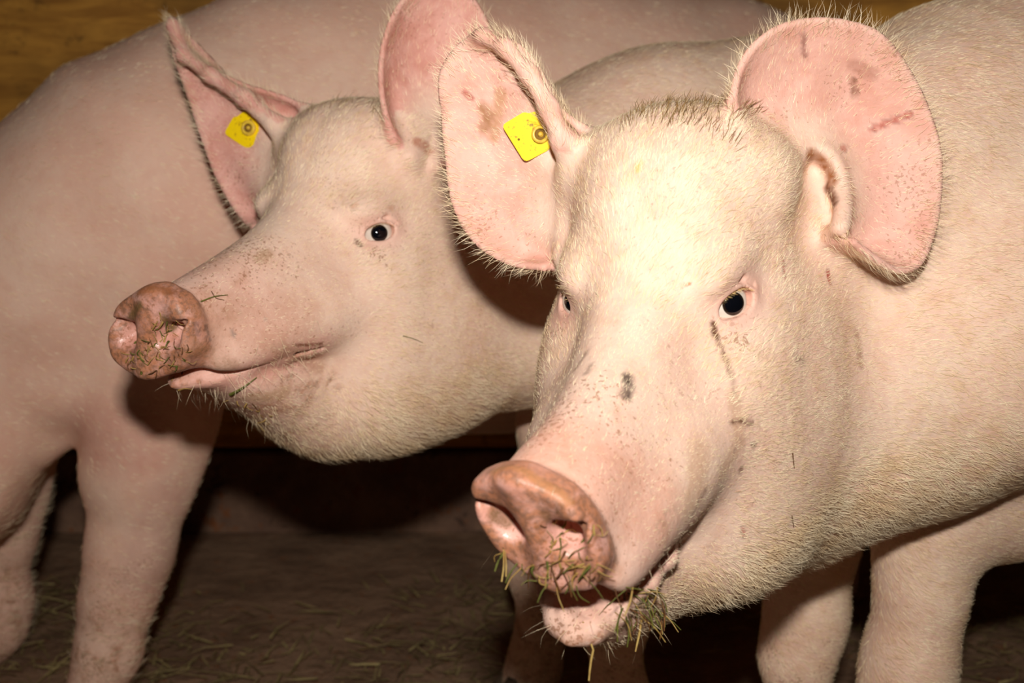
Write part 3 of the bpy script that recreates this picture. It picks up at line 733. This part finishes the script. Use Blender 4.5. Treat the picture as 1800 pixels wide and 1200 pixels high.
# ------------------------------------------------------------------ hooves
def hoof_mesh():
    bm = bmesh.new(); rings = []
    for z, a, b, sx in ((0, .030, .0165, .012), (.012, .029, .016, .010), (.03, .025, .0148, .004), (.048, .019, .013, 0)):
        rings.append([bm.verts.new((sx + a * math.cos(t) * (1.25 if math.cos(t) > 0 else .8), b * math.sin(t), z)) for t in np.linspace(0, 2 * math.pi, 16, endpoint=False)])
    for A, B in zip(rings[:-1], rings[1:]):
        for i in range(16): bm.faces.new((A[i], A[(i + 1) % 16], B[(i + 1) % 16], B[i])).smooth = True
    bm.faces.new(rings[0][::-1]); bm.faces.new(rings[-1])
    me = bpy.data.meshes.new('hoof'); bm.to_mesh(me); bm.free(); me.materials.append(M['hoof']); return me
HOOF = hoof_mesh()
for pig, bd, sc in ((PIG2, B2, 1), (PIG1, B1, 1), (PIGA, BA, 1.15)):
    for pts, k in bd.legs:
        c = np.array(pts[-1][0])
        for sy in (-1, 1):
            o = bpy.data.objects.new('hoof', HOOF); COL.objects.link(o); o.parent = pig['root']; o.matrix_parent_inverse = Matrix.Translation(pig['root'].location).inverted()
            wp = bd.world((c[0] + .002, c[1] + sy * .016 * sc, FLOOR)); o.location = wp; o.scale = (sc, sc, sc); o.rotation_euler = (0, 0, math.atan2(bd.R[1, 0], bd.R[0, 0]) + sy * .08)


# ------------------------------------------------------------------ ear tags
def hit(pig, px, py, off=0.0):
    h = pig['bvh'].ray_cast(Vector(CAM), Vector(P(px, py, 1.0) - CAM))
    if h[0] is None: return None, None
    n = np.array(h[1]); p = np.array(h[0])
    if n @ (CAM - p) < 0: n = -n
    return p + n * off, n


def ear_tag(pig, outline, btn, r_out, r_in, hole=None, tilt=(0, 0, 0)):
    c, _ = hit(pig, *btn)
    qs = [hit(pig, btn[0] + dx, btn[1] + dy)[0] for dx, dy in ((-22, -10), (8, -14), (-10, 18), (-20, 8), (5, 14))]
    Q = np.array([q for q in qs if q is not None]); u, s_, vt = np.linalg.svd(Q - Q.mean(0)); n = vt[2]
    tc = CAM - c; tc /= np.linalg.norm(tc)
    if n @ tc < 0: n = -n
    n = n * .6 + tc * .55 + np.array(tilt); n /= np.linalg.norm(n)
    off = .0045; o0 = Q.mean(0) + n * off
    def on(px, py):
        d = P(px, py, 1.0) - CAM; k = ((o0 - CAM) @ n) / (d @ n); return CAM + d * k
    ex = np.cross([0, 0, 1.], n); ex /= np.linalg.norm(ex); ey = np.cross(n, ex)
    ctr = on(*btn); Mx = Matrix(np.block([[np.stack([ex, ey, n], 1), ctr[:, None]], [np.zeros((1, 3)), np.ones((1, 1))]]).tolist())
    bm = bmesh.new(); vs = []
    for p in outline:
        w3 = on(*p) - ctr; vs.append(bm.verts.new((w3 @ ex, w3 @ ey, 0)))
    fc = bm.faces.new(vs); bm.normal_update()
    if fc.normal.z < 0: fc.normal_flip()
    ext = bmesh.ops.extrude_face_region(bm, geom=[fc]); bmesh.ops.translate(bm, verts=[v for v in ext['geom'] if isinstance(v, bmesh.types.BMVert)], vec=(0, 0, -.0022))
    bmesh.ops.recalc_face_normals(bm, faces=bm.faces)
    bmesh.ops.bevel(bm, geom=bm.edges[:], offset=.0006, segments=2, affect='EDGES')
    me = bpy.data.meshes.new('ear_tag'); bm.to_mesh(me); bm.free(); me.transform(Mx)
    to = link('ear_tag', me, M['tag'], pig['root']); to['label'] = 'yellow plastic ear tag'
    mpp = ((ctr - CAM) @ FWD) / F
    def lathe(prof, name, mat, at=(0, 0)):
        bm = bmesh.new(); R = []
        for r, z in prof: R.append([bm.verts.new((at[0] + r * mpp * math.cos(t), at[1] + r * mpp * math.sin(t), z)) for t in np.linspace(0, 2 * math.pi, 28, endpoint=False)])
        for A, B in zip(R[:-1], R[1:]):
            for i in range(28): bm.faces.new((A[i], A[(i + 1) % 28], B[(i + 1) % 28], B[i])).smooth = True
        bm.faces.new(R[-1]); me = bpy.data.meshes.new(name); bm.to_mesh(me); bm.free(); me.transform(Mx)
        o = link(name, me, mat, None); o.parent = to; o.matrix_parent_inverse = (Matrix.Translation(pig['root'].location)).inverted() if False else Matrix(); return o
    lathe([(r_out * 1.02, -.001), (r_out, .0030), (r_out * .92, .0036), (r_in * 1.08, .0036), (r_in, .0030), (r_in, .0012), (r_in * .5, .0012), (r_in * .45, .0032), (r_in * .2, .0040)], 'tag_button', M['tag_button'])
    lathe([(r_in * 1.06, .0037), (r_in * 1.0, .0038), (r_in * .98, .0014)], 'button_recess', M['tag_dark'])
    if hole:
        w3 = on(*hole) - ctr; lathe([(2.2, .0002), (1.6, .0003)], 'pin_hole', M['tag_dark'], (w3 @ ex, w3 @ ey))
    return to

ear_tag(PIG1, [(396, 229), (408, 208), (411, 205), (417, 204), (424, 198), (433, 195), (443, 197), (449, 203), (452, 213), (456, 228), (463, 241), (463, 247), (455, 262), (449, 269), (443, 268), (398, 238), (395, 234)], (438, 225), 13.5, 7, tilt=(-.2, -.1, 0))
ear_tag(PIG2, [(884, 220), (888, 216), (918, 198), (923, 197), (928, 199), (944, 195), (954, 196), (963, 202), (970, 213), (974, 232), (970, 254), (963, 264), (929, 282), (923, 283), (918, 279), (885, 226)], (951, 236), 16, 9.5, hole=(912, 245), tilt=(-.1, -.2, 0))


# ------------------------------------------------------------------ manes, whiskers
def hair_where(pig, mask, n, dirf, ln, wd, lift, bend, mat, name, label, seed):
    r = np.random.default_rng(seed); idx = np.nonzero(mask)[0]
    if len(idx) == 0: return
    k = r.choice(idx, n); pt = pig['V'][k] + r.normal(0, .001, (n, 3)); nm = pig['N'][k]
    hm = hair_mesh(name, pt, nm, dirf(pt), np.full(n, ln), wd, lift, bend, seed)
    tag(link(name, hm, mat, pig['root']), label, kind='stuff')
for pig, sd in ((PIG2, 41), (PIG1, 42)):
    L = pig['L']; hd = pig['head']; out = lambda p, hd=hd: np.tile(hd.vec((-1, 0, .1)), (len(p), 1))
    hair_where(pig, (L[:, 0] < -.275) & (L[:, 0] > -.44) & (L[:, 1] < .055) & (L[:, 1] > -.03) & (L[:, 2] > .11) & (pig['earv'] < .05), 900 if sd == 41 else 150, out, .017, .0004, .45, .9, M['bristle_brown'], 'crown_bristles', 'dirty brown bristles on the crown', sd)
    dn = lambda p, hd=hd: np.tile(hd.vec((-.3, 0, -1)), (len(p), 1)) + rng.normal(0, .4, (len(p), 3))
    hair_where(pig, (L[:, 0] > -.11) & (L[:, 0] < -.02) & (L[:, 2] < -.055) & (L[:, 2] > -.13), 150, dn, .024, .00025, .9, .7, M['bristle'], 'chin_whiskers', 'long pale whiskers under the chin', sd + 5)
    hair_where(pig, (L[:, 0] > -.16) & (L[:, 0] < -.05) & (L[:, 2] < -.02) & (L[:, 2] > -.05) & (np.abs(L[:, 1]) > .035), 26, lambda p, hd=hd: np.tile(hd.vec((.4, 0, -.5)), (len(p), 1)), .035, .00025, .7, .8, M['bristle'], 'lip_whiskers', 'long pale whiskers on the upper lip', sd + 9)


# ------------------------------------------------------------------ hay on the snouts, in the mouth and on the floor
def stalk_mesh(pts, r, n=5):
    pts = [np.array(p, float) for p in pts]; V = []; Q = []
    if len(pts) > 2: pts = list(resample(pts, 7))
    for i, p in enumerate(pts):
        t = pts[min(i + 1, len(pts) - 1)] - pts[max(i - 1, 0)]; t /= np.linalg.norm(t) + 1e-9
        a = np.cross(t, [.3, .5, .8]); a /= np.linalg.norm(a); b = np.cross(t, a); rr = r * (1 - .5 * i / (len(pts) - 1))
        V += [p + rr * (a * math.cos(x) + .45 * b * math.sin(x)) for x in np.linspace(0, 2 * math.pi, n, endpoint=False)]
    for i in range(len(pts) - 1):
        for k in range(n): Q.append((i * n + k, i * n + (k + 1) % n, (i + 1) * n + (k + 1) % n, (i + 1) * n + k))
    return np_mesh('hay_stalk', np.array(V), np.array(Q))
def stalk(pts, r, mat, label, group=None):
    o = link('hay_stalk', stalk_mesh(pts, r), M[mat]); c = np.array(pts[0]); o.data.transform(Matrix.Translation(Vector(-c))); o.location = c
    tag(o, label, 'hay stalk', group); return o
def on_pig(pig, pxs, off=.0012):
    r = [hit(pig, x, y, off)[0] for x, y in pxs]; r = [p for p in r if p is not None]; return r if len(r) > 1 else None
def hang(pig, anchor, pxs, ddep=0.0):
    p, _ = hit(pig, *anchor)
    if p is None: return None
    d = (p - CAM) @ FWD; return [p] + [P(x, y, d + ddep) for x, y in pxs]

for pig, pxs, r, mat, lab in (
    (PIG1, [(352, 531), (376, 522), (399, 519)], .0016, 'straw_green', 'green hay stalk lying across the bridge of the raised snout'),
    (PIG1, [(371, 513), (378, 524), (393, 528)], .0010, 'straw_brown', 'short brown hay stalk crossing the green one on the raised snout'),
    (PIG1, [(708, 590), (726, 595), (742, 602)], .0009, 'straw_green', 'thin dark hay stalk stuck on the cheek below the eye'),
    (PIG1, [(405, 692), (425, 681), (450, 662)], .0022, 'straw_green', 'yellow-green hay stalk stuck to the lower lip of the raised snout'),
    (PIG1, [(314, 684), (326, 681), (338, 682)], .0014, 'straw_tan', 'pale hay stalk at the front of the raised snout lips'),
    (PIG2, [(1160, 985), (1168, 975), (1166, 968)], .0010, 'straw_brown', 'curled brown stalk at the corner of the open mouth'),
    (PIG2, [(1390, 905), (1393, 925)], .0006, 'straw_brown', 'fine dark stalk on the jowl under the broad rounded ear'),
    (PIG2, [(1391, 795), (1394, 822)], .0006, 'straw_brown', 'fine dark stalk on the cheek below the broad rounded ear')):
    q = on_pig(pig, pxs)
    if q is not None: stalk(q, r, mat, lab)
q = hang(PIG2, (1024, 1092), [(1030, 1115), (1042, 1135), (1038, 1165), (1035, 1196)])
if q is not None: stalk(q, .0014, 'straw_tan', 'long tan hay stalk dangling from the lower lip')
rs = np.random.default_rng(11)
def scatter(pig, box, n, L, mats, lab, grp, droop=0.0, rad=(.0006, .0013)):
    for i in range(n):
        x = rs.uniform(box[0], box[2]); y = rs.uniform(box[1], box[3]); a = rs.uniform(0, 2 * math.pi); l = L * rs.uniform(.5, 1.3)
        p, nn = hit(pig, x, y, .001)
        if p is None: continue
        if droop:
            d = np.array([rs.normal(0, .5), rs.normal(0, .3), -1.0]) * droop + nn * .5 + rs.normal(0, .6, 3)
        else:
            d = RIGHT * math.cos(a) + UP * math.sin(a) + nn * rs.uniform(.0, .25); d = d - nn * (d @ nn) * .8
        d = d / np.linalg.norm(d) * l; mt = mats[rs.integers(len(mats))]
        stalk([p - nn * .001, p + d * .5 + nn * .0012 + rs.normal(0, .0008, 3), p + d + (np.array([0, 0, -.25 * l]) if droop else nn * .001)], rs.uniform(*rad), mt, mt[6:] + ' ' + lab, grp)
scatter(PIG2, (955, 920, 1060, 1015), 40, .011, ['straw_green', 'straw_tan', 'straw_tan', 'straw_brown'], 'bit of hay stuck on the snout above the open mouth', 'hay on the front snout')
scatter(PIG2, (846, 955, 890, 1000), 22, .013, ['straw_green', 'straw_tan', 'straw_green'], 'bit of hay on the far rim of the front snout', 'hay on the far snout rim', .7)
scatter(PIG2, (900, 985, 1045, 1032), 34, .011, ['straw_green', 'straw_tan', 'straw_brown'], 'bit of hay hanging under the front snout', 'hay under the front snout', .8)
scatter(PIG2, (1080, 1030, 1160, 1085), 44, .019, ['straw_green', 'straw_tan', 'straw_brown', 'straw_green'], 'hay stalk in the tuft under the open mouth', 'hay tuft under the open mouth', .9)
scatter(PIG1, (215, 600, 330, 662), 62, .008, ['straw_green', 'straw_tan', 'straw_brown'], 'bit of hay stuck on the raised snout', 'hay on the raised snout')
scatter(PIG1, (265, 540, 312, 600), 18, .008, ['straw_green', 'straw_tan'], 'bit of hay round the near nostril of the raised snout', 'hay at the near nostril')
scatter(PIG1, (370, 690, 480, 770), 24, .009, ['straw_tan', 'straw_brown', 'straw_tan'], 'chewed bit of hay on the chin of the raised head', 'hay on the raised chin')
# floor hay
n = 9000; r = np.random.default_rng(5)
X = r.uniform(-1.9, 1.9, n); Y = 2.15 - np.abs(r.normal(0, .55, n)); A = r.uniform(0, 2 * math.pi, n); Lh = r.uniform(.02, .09, n)
keep = np.sin(X * 7 + 1.3) + np.sin(Y * 9 + X * 4) + r.normal(0, .8, n) > -.6; X, Y, A, Lh = X[keep], Y[keep], A[keep], Lh[keep]; n = len(X)
pt = np.stack([X, Y, FLOOR + r.uniform(.001, .02, n)], -1); nm = np.tile([0, 0, 1.], (n, 1)); dr = np.stack([np.cos(A), np.sin(A), np.zeros(n)], -1)
hm = hair_mesh('hay_litter', pt, nm, dr, Lh, .0028, .12, .3, 9)
tag(link('hay_litter', hm, M['hay_floor']), 'loose trampled hay strewn over the pen floor', 'hay', kind='stuff')
